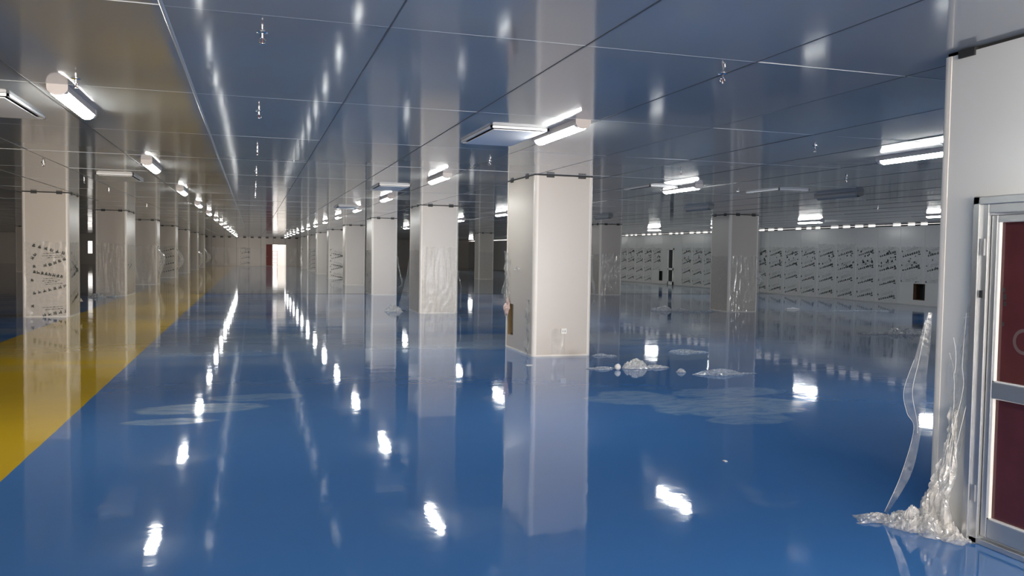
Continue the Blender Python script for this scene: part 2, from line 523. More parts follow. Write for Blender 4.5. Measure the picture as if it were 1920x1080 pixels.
def crumple(bm, c, rx, ry, h, seed, n=26, rag=0.35, peak=1.6, freq=6.0, mi=0, zmin=0.004):
    """a crumpled sheet lying in a heap"""
    rings = []
    top = bm.verts.new((c[0], c[1], c[2] + h))
    nr = max(6, n // 3)
    for k in range(1, nr + 1):
        t = k / nr; ring = []
        for i in range(n):
            a = 2 * math.pi * i / n
            e = 1 + rag * nz(math.cos(a) * 1.7 + seed, math.sin(a) * 1.7, seed) + rag * .5 * nz(math.cos(a) * 5, math.sin(a) * 5 + seed, 2)
            x, y = rx * t * e * math.cos(a), ry * t * e * math.sin(a)
            f = ridge(nz(x / rx * freq * .5 + seed, y / ry * freq * .5, seed * 1.7)) ** 2
            z = h * ((1 - t ** 1.5) ** peak * .62 + f * (1 - t ** 3) * .40) + h * .08 * nz(x * 30, y * 30, seed)
            x += rx * .12 * nz(x * 18 / max(rx, .1), y * 18 / max(ry, .1), seed + 11)
            y += ry * .12 * nz(x * 18 / max(rx, .1) + 5, y * 18 / max(ry, .1), seed + 13)
            ring.append(bm.verts.new((c[0] + x, c[1] + y, max(zmin, c[2] + z))))
        rings.append(ring)
    for i in range(n):
        bm.faces.new((top, rings[0][i], rings[0][(i + 1) % n])).material_index = mi
    for a, b_ in zip(rings, rings[1:]):
        for i in range(n):
            j = (i + 1) % n
            bm.faces.new((a[i], a[j], b_[j], b_[i])).material_index = mi

# ------------------------------------------------------------------ the room
bm = BM()
vs = [bm.verts.new(v) for v in ((X_LEFT, Y_BACK, 0), (X_WALL + .3, Y_BACK, 0), (X_WALL + .3, Y_FAR + .15, 0), (X_LEFT, Y_FAR + .15, 0))]
bm.faces.new(vs)
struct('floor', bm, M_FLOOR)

# ceiling: separate panels, each a hair out of level, with white cross joints and dark long joints
bm = BM()
rng = random.Random(5)
i0, i1 = math.floor((X_LEFT - X_SEAM0) / SEAM_DX), math.ceil((X_WALL - X_SEAM0) / SEAM_DX)
j0, j1 = math.floor((Y_BACK - Y_SEAM0) / SEAM_DY), math.ceil((Y_FAR - Y_SEAM0) / SEAM_DY)
def cl(v, a, b_): return max(a, min(b_, v))
XE = X_WALL + .40  # overhang added past the right wall to block light from the top gap
for i in range(i0, i1):
    for j in range(j0, j1):
        xa, xb = (cl(X_SEAM0 + SEAM_DX * (i + k), X_LEFT, XE) for k in (0, 1))
        ya, yb = (cl(Y_SEAM0 + SEAM_DY * (j + k), Y_BACK, Y_FAR) for k in (0, 1))
        if xb - xa < .01 or yb - ya < .01: continue
        tx, ty = rng.gauss(0, .0011), rng.gauss(0, .0011)
        q = [(xa, ya, H - tx - ty), (xa, yb, H - tx + ty), (xb, yb, H + tx + ty), (xb, ya, H + tx - ty)]
        bm.faces.new([bm.verts.new(v) for v in q])
box(bm, X_LEFT, Y_BACK, H + .02, XE, Y_FAR, H + .12, 0)
hexp = lambda r: [(-r, .004), (-r, -r * .3), (-r * .55, -r * .85), (0, -r), (r * .55, -r * .85), (r, -r * .3), (r, .004)]
for j in range(j0, j1 + 1):
    y = Y_SEAM0 + SEAM_DY * j
    if not (Y_BACK < y < Y_FAR): continue
    prism(bm, hexp(.0042), X_LEFT, XE, lambda u, v, a, y=y: (a, y + u, H + v * .5), 1)
for i in range(i0, i1 + 1):
    x = X_SEAM0 + SEAM_DX * i
    if not (X_LEFT < x < XE): continue
    if i == 0:
        prism(bm, hexp(.012), Y_BACK, Y_FAR, lambda u, v, a, x=x: (x + u, a, H + v * .6), 3)
    else:
        prism(bm, [(-.005, .004), (-.005, -.003), (.005, -.003), (.005, .004)], Y_BACK, Y_FAR, lambda u, v, a, x=x: (x + u, a, H + v), 2)
ceil = struct('ceiling', bm, [M_CEIL, M_SEAM_W, M_SEAM_D, M_SEAM_J])

# right wall: panels with open joints at the top, clips bridging the gap
WALL_TOP = 2.958
bm = BM()
PW = 1.19
y = 24.3 - PW * 31
OPEN = (24.22, 24.78, .22, .82); OPEN2 = (44.42, 44.86, .22, .80)
segs = []
while y < Y_FAR + PW:
    ya, yb = max(y, Y_BACK) + .003, min(y + PW, Y_FAR) - .003
    if yb > ya: segs.append((ya, yb))
    y += PW
for ya, yb in segs:
    hole = None
    for o in (OPEN, OPEN2):
        if o[1] > ya and o[0] < yb: hole = o
    cuts = [(ya, yb, 0, WALL_TOP)]
    if hole:
        h0, h1 = max(hole[0], ya), min(hole[1], yb)
        cuts = [(ya, h0, 0, WALL_TOP), (h1, yb, 0, WALL_TOP), (h0, h1, 0, hole[2]), (h0, h1, hole[3], WALL_TOP)]
    for a, b_, z0, z1 in cuts:
        if b_ - a > .002:
            box(bm, X_WALL, a, z0, X_WALL + .05, b_, z1, 0)
# thin dark line of each joint
for ya, yb in segs:
    box(bm, X_WALL + .01, yb, 0, X_WALL + .05, yb + .006, WALL_TOP, 1)
wr = struct('wall_right', bm, [M_WALLP, M_SEAM_D])
def wall_opening(o, lab, mats):
    t = bpy.data.objects.new('return_air_opening', None); t.location = (X_WALL, (o[0] + o[1]) / 2, o[2])
    link(t, wr); t['label'] = lab
    w, h = (o[1] - o[0]) / 2, o[3] - o[2]
    b2 = BM(); box(b2, .0, w - .02, 0, .30, w, h); box(b2, .0, -w, 0, .30, -w + .02, h); box(b2, .0, -w, h - .02, .30, w, h); box(b2, .0, -w, 0, .30, w, .02)
    obj('lining', b2, mats[0], t)
    b2 = BM(); box(b2, .30, -w, 0, .32, w, h); obj('back_board', b2, mats[1], t)
wall_opening(OPEN, 'dark brown rectangular opening low in the right wall at the near end of its printed film sheets', (M_CAVITY, M_CAVDARK))
wall_opening(OPEN2, 'black rectangular opening low in the right wall just left of the narrow glazed door', (M_CAVDARK, M_CAVDARK))
# clips along the top of the right wall (surface fixings, one object, part of the wall trim)
k = 0
y = 22.2
while y < 60:
    hl = (.12, .12, .32, .12, .16, .45, .12)[k % 7]
    b2 = BM(); box(b2, -.012, -hl, -.018, .03, hl, .034)
    o = obj('clip', b2, M_CLIP, wr, loc=(X_WALL, y, WALL_TOP))
    y += (0.72, 0.95, 0.80, 0.66, 1.05, 1.0, 0.76)[k % 7]; k += 1
# small pilaster standing proud of the right wall
bm = BM(); box(bm, X_WALL - .28, 34.55, 0, X_WALL + .01, 35.1, 2.955, 0); box(bm, X_WALL - .285, 34.54, 0, X_WALL - .275, 34.56, 2.96, 1)
struct('trim_1', bm, [M_WALLP, M_CLIP])
# cove / base trim line of right wall
bm = BM(); box(bm, X_WALL - .012, Y_BACK, 0, X_WALL + .0, 43.0, .05); box(bm, X_WALL - .012, 43.75, 0, X_WALL, Y_FAR, .05)
struct('baseboard_right', bm, M_ALU)

# far wall with doorway and a small opening at the far left
bm = BM()
D0, D1, DT = 1.90, 3.37, 2.32
W0, W1 = -15.6, -15.2
T = .12
def fw(xa, xb, z0, z1): box(bm, xa, Y_FAR, z0, xb, Y_FAR + T, z1, 0)
fw(X_LEFT, W0, 0, H + .05); fw(W0, W1, 0, 1.08); fw(W0, W1, 2.3, H + .05)
fw(W1, D0, 0, H + .05); fw(D0, D1, DT, H + .05); fw(D1, X_WALL + .3, 0, H + .05)
x = -10.2
while x < 12:
    box(bm, x, Y_FAR - .006, 0, x + .022, Y_FAR, H, 1); x += 1.22
x = -10
while x < 10:
    if not (-.2 < x % 3 < .1): box(bm, x, Y_FAR - .02, 2.9, x + .3, Y_FAR, 2.99, 2)
    x += .75
struct('wall_far', bm, [M_PANEL, M_SEAM_D, M_CLIP])
bm = BM()
for xa, xb, z0, z1 in ((D0, D0 + .06, 0, DT), (D1 - .06, D1, 0, DT), (D0, D1, DT - .06, DT)):
    box(bm, xa, Y_FAR - .02, z0, xb, Y_FAR + T + .02, z1)
d3 = struct('door_3', bm, M_POST)
bm = BM(); box(bm, 1.31, Y_FAR - .09, .03, 1.89, Y_FAR - .04, 2.27); obj('door_leaf', bm, M_REDDOOR, d3)
bm = BM(); tube(bm, [(1.36, Y_FAR - .16, 1.02), (1.46, Y_FAR - .16, 1.02)], .014); tube(bm, [(1.36, Y_FAR - .16, 1.02), (1.36, Y_FAR - .09, 1.02)], .014)
obj('door_handle', bm, M_ALU, d3)
# outside beyond the doorway
bm = BM(); box(bm, -26, Y_FAR + .15, -.05, 26, Y_FAR + 14, -.002); struct('trim_2', bm, M_OUTGROUND)
bm = BM(); box(bm, 2.62, Y_FAR + 6.0, 0, 14, Y_FAR + 6.2, 3.6); struct('wall_outside', bm, M_RENDER)
t = thing('metal_rack', 'small reddish metal rack with crossbars standing outside the bright far doorway', 'rack', (2.30, Y_FAR + 2.6, 0))
for dx in (-.30, .20):
    b2 = BM(); box(b2, dx - .025, -.02, 0, dx + .025, .02, 1.62); obj('upright', b2, M_RACK, t)
for k in range(7):
    b2 = BM(); box(b2, -.30, -.015, .30 + .2 * k, .20, .015, .345 + .2 * k); obj('crossbar', b2, M_RACK, t)
# left and back walls
bm = BM(); box(bm, X_LEFT - .12, Y_BACK, 0, X_LEFT, Y_FAR + .1, H + .05); struct('wall_left', bm, M_LEFTW)
bm = BM()
box(bm, X_LEFT, Y_BACK - .12, 0, DAY_X0, Y_BACK, H + .05); box(bm, DAY_X1, Y_BACK - .12, 0, FILL_X0, Y_BACK, H + .05); box(bm, FILL_X1, Y_BACK - .12, 0, X_WALL + .3, Y_BACK, H + .05); box(bm, DAY_X0, Y_BACK - .12, DAY_Z, DAY_X1, Y_BACK, H + .05); box(bm, FILL_X0, Y_BACK - .12, DAY_Z, FILL_X1, Y_BACK, H + .05)  # includes the narrower gap cut for the added side fill light
struct('wall_back', bm, M_PANEL)

# near partition on the right, with the door
XN, YN = 4.18, 4.28
bm = BM()
NT = .12; PT = 2.975
DY0, DY1, DZ1 = 2.86, 3.93, 2.045                      # door opening along y
def npw(ya, yb, z0, z1): box(bm, XN, ya, z0, XN + NT, yb, z1, 0)
npw(DY1, YN - .06, 0, PT); npw(DY0, DY1, DZ1, PT); npw(Y_BACK, DY0, 0, PT)
box(bm, XN + .06, YN - NT, 0, 5.6, YN, PT, 0)
box(bm, XN + .02, Y_BACK, PT, XN + NT - .02, YN - .02, H + .01, 1)
box(bm, XN + .02, YN - NT + .02, PT, 5.6, YN - .02, H + .01, 1)
wn = struct('wall_near', bm, [M_WALLP, M_GASKET])
# rounded corner profile
def rounded(r, n=5):
    return [(r - r * math.cos(math.pi / 2 * k / n), r - r * math.sin(math.pi / 2 * k / n)) for k in range(n + 1)]
bm = BM()
pr = rounded(.05) + [(.075, 0), (.075, .02), (.055, .02), (.02, .055), (.02, .075), (0, .075)]
prism(bm, pr, 0, PT, lambda u, v, a: (XN - .004 + u, YN + .004 - v, a), 0)
obj('corner_post', bm, M_POST, wn)
for ya in (4.03, 2.5, 1.2):
    bm = BM(); box(bm, XN - .014, ya, 2.945, XN + .03, ya + .12, 2.992); obj('clip', bm, M_CLIP, wn)
# door
bm = BM()
fwid = .065
for ya, yb, z0, z1 in ((DY1 - fwid, DY1, 0, DZ1), (DY0, DY0 + fwid, 0, DZ1), (DY0 + fwid, DY1 - fwid, DZ1 - fwid, DZ1)):
    box(bm, XN - .03, ya, z0, XN + NT + .02, yb, z1)
for ya, yb, z0, z1 in ((DY1 - .012, DY1 + .035, 0, DZ1 + .035), (DY0 - .035, DY0 + .012, 0, DZ1 + .035), (DY0 - .035, DY1 + .035, DZ1 - .012, DZ1 + .035)):
    box(bm, XN - .045, ya, z0, XN - .0, yb, z1)
box(bm, XN - .03, DY0, 0, XN + NT + .02, DY1, .035)
bmesh.ops.bevel(bm, geom=bm.edges[:], offset=.004, segments=1, affect='EDGES')
d1 = struct('door_1', bm, M_ALU)
L0, L1 = DY0 + fwid + .004, DY1 - fwid - .004
bm = BM()
for ya, yb, z0, z1 in ((L1 - .045, L1, .05, 1.97), (L0, L0 + .045, .05, 1.97), (L0 + .045, L1 - .045, 1.925, 1.97), (L0 + .045, L1 - .045, .05, .165), (L0 + .045, L1 - .045, .885, .985)):
    box(bm, XN - .012, ya, z0, XN + .045, yb, z1)
bmesh.ops.bevel(bm, geom=bm.edges[:], offset=.005, segments=1, affect='EDGES')
leaf = obj('door_leaf', bm, M_ALU, d1)
for nm, z0, z1, m in (('upper_pane', .985, 1.925, M_MAROON), ('lower_pane', .165, .885, M_MAROON)):
    bm = BM(); box(bm, XN + .012, L0 + .045, z0, XN + .024, L1 - .045, z1)
    pane = obj(nm, bm, m, d1)
    bm = BM()
    a, b_ = L0 + .045, L1 - .045; w = .012
    for ya, yb, c0, c1 in ((a, a + w, z0, z1), (b_ - w, b_, z0, z1), (a, b_, z0, z0 + w * .6)):
        box(bm, XN - .010, ya, c0, XN + .014, yb, c1)
    obj('glazing_bead', bm, M_ALU_W, pane)
    if nm == 'upper_pane':
        bm = BM()                                           # faint ring mark on the glass
        seg = 40
        for k in range(seg):
            t0, t1 = 2 * math.pi * k / seg, 2 * math.pi * (k + 1) / seg
            q = [(XN + .011, 3.63 + r * math.cos(t) , 1.24 + r * math.sin(t)) for r, t in ((.055, t0), (.055, t1), (.075, t1), (.075, t0))]
            bm.faces.new([bm.verts.new(v) for v in q])
        obj('ring_mark', bm, M_SMUDGE, pane)
        bm = BM()
        for yy, zz, s in ((3.78, 1.53, .010), (3.772, 1.49, .012), (3.768, 1.45, .010), (3.776, 1.33, .008)):
            box(bm, XN + .010, yy - s, zz - s * 1.4, XN + .012, yy + s * .6, zz + s * 1.4)
        obj('grime_mark', bm, M_CLIP, pane)
for zz in (1.50, 1.78, .30):
    bm = BM(); hh = .022 if zz == 1.50 else .05; box(bm, XN - .036, DY1 - .045, zz - hh, XN - .03, DY1 - .022, zz + hh); obj('strike_plate', bm, M_CLIP if zz == 1.50 else M_ALU, d1)
# narrow glazed door in right wall
bm = BM()
y0, y1 = 43.05, 43.72
for ya, yb, z0, z1 in ((y0, y0 + .09, .02, 2.14), (y1 - .09, y1, .02, 2.14), (y0, y1, 2.05, 2.14), (y0, y1, .02, .22), (y0, y1, .88, .99)):
    box(bm, X_WALL - .05, ya, z0, X_WALL + .02, yb, z1)
d2 = struct('door_2', bm, M_ALU_W)
for z0, z1 in ((.22, .88), (.99, 2.05)):
    bm = BM(); box(bm, X_WALL - .02, y0 + .09, z0, X_WALL - .012, y1 - .09, z1); obj('dark_pane', bm, M_DARKGLASS, d2)

# ------------------------------------------------------------------ columns
ORD = ['first', 'second', 'third', 'fourth', 'fifth', 'sixth', 'seventh', 'eighth', 'ninth']
_mesh_cache = {}
def cached(key, name, builder, mat, parent, smooth=False):
    if key not in _mesh_cache:
        o = obj(name, builder(), mat, parent, smooth); _mesh_cache[key] = o.data
        return o
    o = bpy.data.objects.new(name, _mesh_cache[key])
    return link(o, parent)

TOPZ = 2.986
def column(x, y, w, d, label, group, hole=False):
    t = thing('panelled_column', label, 'column', (x, y, 0), group)
    th = .05; g = .062
    def panel(x0, y0, x1, y1, z0=0.0, z1=TOPZ):
        b2 = BM(); box(b2, x0, y0, z0, x1, y1, z1); return b2
    cached(('pf', w), 'side_panel', lambda: panel(g, .006, w - g, .05), M_PANEL, t)
    o = cached(('pf', w), 'side_panel', None, M_PANEL, t); o.location = (0, d - .056, 0)
    if hole:
        b2 = BM()
        ya, yb, za, zb = hole
        for a in ((g, d - g, 0, za), (g, d - g, zb, TOPZ), (g, ya, za, zb), (yb, d - g, za, zb)):
            box(b2, .006, a[0], a[2], .05, a[1], a[3])
        obj('side_panel', b2, M_PANEL, t)
        b2 = BM()
        box(b2, .05, ya, za, .30, ya + .02, zb); box(b2, .05, ya, za, .30, yb, za + .02); box(b2, .05, ya, zb - .02, .30, yb, zb)
        box(b2, .30, ya, za, .32, yb, zb)
        op = obj('socket_opening', b2, M_CAVITY, t)
        b2 = BM(); box(b2, .008, yb - .022, za, .075, yb, zb); obj('foam_edge', b2, M_FOAM, op)
    else:
        cached(('ps', d), 'side_panel', lambda: panel(.006, g, .05, d - g), M_PANEL, t)
    o = cached(('ps', d, 1), 'side_panel', lambda: panel(.006, g, .05, d - g), M_PANEL, t); o.location = (w - .056, 0, 0)
    def post(sx, sy):
        b2 = BM()
        pr = rounded(.05) + [(.07, 0), (.07, .02), (.055, .02), (.02, .055), (.02, .07), (0, .07)]
        prism(b2, pr, 0, TOPZ, lambda u, v, a: ((u if sx < 0 else -u), (v if sy < 0 else -v), a)); return b2
    for sx in (-1, 1):
        for sy in (-1, 1):
            o = cached(('post', sx, sy), 'corner_post', lambda: post(sx, sy), M_POST, t)
            o.location = (0 if sx < 0 else w, 0 if sy < 0 else d, 0)
    def base():
        b2 = BM(); e = .004
        box(b2, .05, -.003, 0, w - .05, .03, .028); box(b2, .05, d - .03, 0, w - .05, d + .003, .028)
        box(b2, -.003, .05, 0, .03, d - .05, .028); box(b2, w - .03, .05, 0, w + .003, d - .05, .028); return b2
    cached(('base', w, d), 'base_strip', base, M_POST, t)
    def gask():
        b2 = BM(); box(b2, .012, .012, TOPZ, w - .012, d - .012, H + .004); return b2
    cached(('gask', w, d), 'top_gasket', gask, M_GASKET, t)
    def clipf():
        b2 = BM(); box(b2, -.065, -.012, 2.958, .065, .02, 2.996); return b2
    def clips():
        b2 = BM(); box(b2, -.012, -.065, 2.958, .02, .065, 2.996); return b2
    for u in (.26, .80):
        cached(('cf',), 'clip', clipf, M_CLIP, t).location = (w * u, 0, 0)
        cached(('cs',), 'clip', clips, M_CLIP, t).location = (0, d * u, 0)
        cached(('cs',), 'clip', None, M_CLIP, t).location = (w - .008, d * u, 0)
    return t

def ink_block(seed, rows, size=.07, n=6, ang=.26):
    def f(put, rng):
        for (u, v, w, a) in rows: print_block(put, u, v, w, a, rng, size, n, logo=False)
    return f

def front_film(t, w, seed, h=1.80, crease=1.0, ink=None, nu=44, nv=34):
    return film_sheet('protective_film', (.05, -.0, 0), (1, 0, 0), (0, -1, 0), w - .10, h, seed, crease, nu, nv, ink, t, off=.003)
def left_film(t, d, seed, h=1.8, crease=1.0, ink=None, nu=30, nv=30, y0=.06, y1=None):
    y1 = d - .06 if y1 is None else y1
    return film_sheet('protective_film', (0, y1, 0), (0, -1, 0), (-1, 0, 0), y1 - y0, h, seed, crease, nu, nv, ink, t, off=.003)
def right_film(t, w, d, seed, h=1.8, crease=1.0, ink=None, nu=18, nv=30):
    return film_sheet('protective_film', (w, .06, 0), (0, 1, 0), (1, 0, 0), d - .12, h, seed, crease, nu, nv, ink, t, off=.003)
def flap(t, left, right, seed, amp=.03, axis=(0, -1, 0), nu=8, nv=30, mat=None):
    b2 = BM(); veil(b2, left, right, seed, nu, nv, amp, Vector(axis))
    me = obj('loose_film', b2, mat or M_FILM_LOOSE, t, smooth=True); return me
def scrunch(t, c, rx, ry, h, seed, mat=None, name='film_bunch'):
    b2 = BM(); crumple(b2, (0, 0, 0), rx, ry, h, seed, 20, zmin=-9)
    return obj(name, b2, mat or M_FILM_HEAP, t, loc=c)

# --- row beside the middle of the hall (the big column first)
GA = 'white panelled columns in the row through the middle of the hall'
w0, d0 = 1.035, 1.57
A0 = column(X_A, GY[0], w0, d0, 'large beige panelled column, nearest of all, with a small cut-out low in its left side', GA, hole=(1.10, 1.42, .24, .80))
b2 = BM(); box(b2, .50, -.016, .375, .595, -.002, .465); sk = obj('socket_plate', b2, M_SOCKET, A0)
b2 = BM()
for sxx in (.525, .565): box(b2, sxx, -.0175, .405, sxx + .008, -.0155, .43)
obj('socket_slot', b2, M_GASKET, sk)
flap(A0, [(-.012, 1.50, 1.75), (-.03, 1.50, 1.2), (-.05, 1.52, .9), (-.02, 1.50, .62)], [(-.008, 1.22, 1.55), (-.01, 1.25, 1.2), (-.02, 1.24, .9), (-.02, 1.30, .70)], 3, .05, (-1, 0, 0), 10, 36)
flap(A0, [(-.012, .24, .95), (-.02, .22, .6), (-.02, .26, .3), (-.05, .28, .02)], [(-.008, .08, .9), (-.01, .08, .6), (-.015, .06, .3), (-.04, .02, .01)], 5, .05, (-1, 0, 0), 8, 36)
flap(A0, [(w0 + .005, .02, 1.7), (w0 + .02, .0, 1.3), (w0 + .06, .0, 1.0), (w0 + .03, .02, .85)], [(w0 + .005, .12, 1.7), (w0 + .02, .15, 1.3), (w0 + .08, .12, 1.0), (w0 + .05, .1, .84)], 8, .03, (1, 0, 0), 6, 24)
flap(A0, [(w0 + .01, .05, .40), (w0 + .06, .02, .2), (w0 + .10, .0, .01)], [(w0 + .01, .15, .40), (w0 + .06, .2, .2), (w0 + .16, .22, .01)], 9, .03, (1, 0, 0), 6, 18)
scrunch(A0, (-.03, .78, 1.42), .05, .10, .06, 12)
o = scrunch(A0, (-.03, 1.36, .72), .16, .17, .07, 17, M_PAPER, 'torn_paper')
o.rotation_euler = (0, -1.45, 0)
# puckers low on the front face
film_sheet('protective_film', (.33, 0, .03), (1, 0, 0), (0, -1, 0), .24, .40, 21, .8, 12, 16, None, A0, off=.002)

w1, d1_ = 1.09, 1.6
A1 = column(X_A, GY[1], w1, d1_, 'beige column with crinkled clear film over its lower half, second in the middle row', GA)
front_film(A1, w1, 31, 1.83, 1.0)
left_film(A1, d1_, 32, 1.75, .7)
flap(A1, [(-.03, 1.55, 1.5), (-.12, 1.5, 1.0), (-.25, 1.4, .5), (-.40, 1.25, .02)], [(-.01, 1.35, 1.4), (-.03, 1.3, 1.0), (-.10, 1.1, .5), (-.14, .8, .01)], 33, .05, (0, -1, 0), 8, 34)
flap(A1, [(w1, .02, 1.2), (w1 + .05, .02, .7), (w1 + .06, .02, .1)], [(w1, .2, 1.2), (w1 + .14, .25, .7), (w1 + .10, .2, .1)], 35, .05, (1, 0, 0), 6, 24)
A2 = column(X_A, GY[2], 1.0, 1.65, 'plain beige column with bare front panel, third in the middle row', GA)
left_film(A2, 1.65, 41, 1.75, 1.3)
flap(A2, [(1.0, .02, 1.5), (1.06, .0, 1.0), (1.14, .0, .5), (1.06, 0, .3)], [(1.0, .3, 1.5), (1.10, .3, 1.0), (1.30, .3, .5), (1.12, .3, .25)], 42, .05, (1, 0, 0), 6, 24)
A3 = column(X_A, GY[3], 1.0, 1.2, 'grey-beige bare column, fourth in the middle row', GA)
A4 = column(X_A, GY[4], 1.0, 1.2, 'column with greenish printed film on its lower half, fifth in the middle row', GA)
front_film(A4, 1.0, 51, 1.85, .8, ink_block(51, [(.12, .2 + .34 * k, .75, .25 if k % 2 else -.2) for k in range(5)], .085, 7))
A5 = column(X_A, GY[5], 1.0, 1.2, 'grey column sixth in the middle row, plain and slim with distance', GA)
A6 = column(X_A, GY[6], 1.0, 1.2, 'speckled film-wrapped column seventh in the middle row', GA)
front_film(A6, 1.0, 61, 1.85, .8, ink_block(61, [(.12, .2 + .34 * k, .75, .25) for k in range(5)], .085, 7), 10, 14)
A7 = column(X_A, GY[7], 1.0, 1.2, 'farthest column of the middle row, a pale sliver near the bright doorway', GA)
flap(A7, [(-.02, .02, 1.9), (-.10, .0, 1.3), (-.16, 0, .8), (-.02, 0, .1)], [(.1, -.02, 1.9), (.12, -.02, 1.3), (.12, -.02, .8), (.1, -.02, .1)], 71, .04, (0, -1, 0), 6, 18, M_FILM_HEAP)

# --- left row beside the yellow strip
GL = 'white panelled columns in the row left of the yellow strip'
def l1_ink(put, rng):
    s = .075
    for (u0, v0, u1, v1, n) in ((.21, 1.72, .84, 1.55, 6), (.21, 1.22, .44, 1.25, 2), (.55, 1.27, .86, 1.40, 4), (.22, 1.09, .80, .98, 8), (.21, .58, .87, .75, 7), (.42, .05, .88, .14, 5), (.17, 1.42, .22, 1.50, 2)):
        for k in range(n):
            f = k / max(1, n - 1)
            glyph(put, u0 + (u1 - u0) * f, v0 + (v1 - v0) * f, s, math.atan2(v1 - v0, u1 - u0), rng, 1)
    for (u0, v0, w, n) in ((.40, 1.52, .4, 6), (.38, 1.46, .45, 6), (.50, 1.42, .35, 5), (.40, .91, .33, 6), (.38, .86, .4, 6), (.43, .82, .28, 5), (.45, .78, .38, 6), (.38, .22, .45, 6), (.44, .17, .4, 6)):
        for k in range(n):
            x = u0 + w * k / n; yy = v0 + .03 * k / n
            put([(x, yy), (x + w / n * .8, yy + .005), (x + w / n * .8, yy + .018), (x, yy + .013)], 1 if rng.random() < .4 else 2)
    for v in (.89, .27): glyph(put, .17, v, .07, 0, rng, 1)
L1c = column(X_L, GY[1] - .33, 1.01, 1.33, 'beige column printed with dark characters on its film, nearest of the left row', GL)
front_film(L1c, 1.01, 81, 1.80, .45, l1_ink, 24, 36)
right_film(L1c, 1.01, 1.33, 82, 1.8, .7, ink_block(82, [(.15, .3, .9, .25), (.2, .95, .8, .25), (.2, 1.35, .9, -.3)], .08, 7))
scrunch(L1c, (1.05, 1.2, .30), .04, .06, .10, 83)
b2 = BM(); lathe(b2, [(.03, .012), (.036, .006), (.036, 0)], 16); o = obj('round_sticker', b2, M_SOCKET, L1c, loc=(.20, -.012, .10)); o.rotation_euler = (math.pi / 2, 0, 0)
L2c = column(X_L, GY[2] - .5, 1.01, 2.3, 'second column of the left row, lower half in streaky clear film', GL)
front_film(L2c, 1.01, 91, 1.83, 1.2)
right_film(L2c, 1.01, 2.3, 92, 1.8, .8, ink_block(92, [(.3, .9, .9, .25)], .08, 6))
L3c = column(X_L, GY[3] - .45, 1.0, 1.3, 'third column of the left row with film peeling off its right edge', GL)
front_film(L3c, 1.0, 101, 1.83, 1.2, None, 14, 20)
flap(L3c, [(1.0, .02, 1.8), (1.10, .0, 1.3), (1.06, .0, .8), (1.02, 0, .3)], [(1.0, .3, 1.8), (1.30, .2, 1.3), (1.22, .2, .8), (1.04, .2, .3)], 103, .06, (1, 0, 0), 6, 24, M_FILM_HEAP)
L4c = column(X_L, GY[4] - .2, 1.0, 1.3, 'fourth column of the left row, loose film drooping at its right corner', GL)
front_film(L4c, 1.0, 111, 1.85, 1.0, ink_block(111, [(.12, .3 + .4 * k, .75, .25) for k in range(4)], .08, 6), 10, 14)
flap(L4c, [(1.0, .02, 1.7), (1.12, .0, 1.2), (1.10, .0, .8), (1.02, 0, .5)], [(1.0, .3, 1.7), (1.35, .2, 1.2), (1.35, .2, .8), (1.04, .2, .5)], 113, .06, (1, 0, 0), 6, 20, M_FILM_HEAP)
L5c = column(X_L, GY[5] - .1, 1.0, 1.3, 'fifth column of the left row with streaked film on its front', GL)
front_film(L5c, 1.0, 121, 1.85, 1.0, None, 10, 14)
L6c = column(X_L, GY[6] - .1, 1.0, 1.3, 'sixth column of the left row, pale edge catching lamplight', GL)
flap(L6c, [(1.0, .02, 1.6), (1.12, .0, 1.2), (1.12, .0, .5), (1.02, 0, .2)], [(1.0, .3, 1.6), (1.35, .2, 1.2), (1.32, .2, .6), (1.04, .2, .2)], 123, .06, (1, 0, 0), 6, 16, M_FILM_HEAP)
L7c = column(X_L, GY[7] - .1, 1.0, 1.3, 'farthest column of the left row, film bulging at its right edge', GL)
flap(L7c, [(1.0, .02, 1.7), (1.12, .0, 1.2), (1.22, .0, .8), (1.02, 0, .3)], [(1.0, .3, 1.7), (1.4, .2, 1.2), (1.5, .2, .8), (1.04, .2, .3)], 133, .06, (1, 0, 0), 6, 16, M_FILM_HEAP)

# --- right row
GR = 'grey panelled columns in the row toward the right wall'
R1 = column(X_R, GY[1] - .33, 1.03, 1.10, 'dim grey column wrapped in creased clear film, standing before the printed right wall', GR)
for f in (front_film(R1, 1.03, 141, 1.72, 1.3, None, 50, 34), left_film(R1, 1.10, 142, 1.72, 1.1)): f.data.materials[0] = M_FILM_GLOSS
scrunch(R1, (1.06, .02, 1.0), .14, .12, .24, 144).rotation_euler = (0, .3, 0)
scrunch(R1, (1.02, .02, .90), .10, .10, .16, 145).rotation_euler = (0, 1.2, 0)
R2 = column(X_R + .03, GY[2] - .05, 1.02, 1.1, 'grey film-streaked column just right of the large beige column, deeper in', GR)
for f in (front_film(R2, 1.02, 151, 1.75, 1.2), left_film(R2, 1.1, 152, 1.72, 1.1)): f.data.materials[0] = M_FILM_GLOSS
R3 = column(X_R, GY[3], 1.0, 1.1, 'grey column of the right row hidden behind the large beige column', GR)
R4 = column(X_R, GY[4], 1.0, 1.1, 'dark slim column seen just left of the large beige column', GR)
front_film(R4, 1.0, 171, 1.75, 1.0, None, 10, 14)
R5 = column(X_R, GY[5], 1.0, 1.1, 'dark slim column seen past the right edge of the second middle-row column', GR)
# --- dark row beyond the left one
GLL = 'columns in the unlit bay at the far left'
LLc = [column(X_LL, GY[k], 1.0, 1.2, lab, GLL) for k, lab in ((5, 'dim column in the unlit bay at the left edge of the photo'), (6, 'dim column in the unlit bay, second from the left edge of the photo'))]

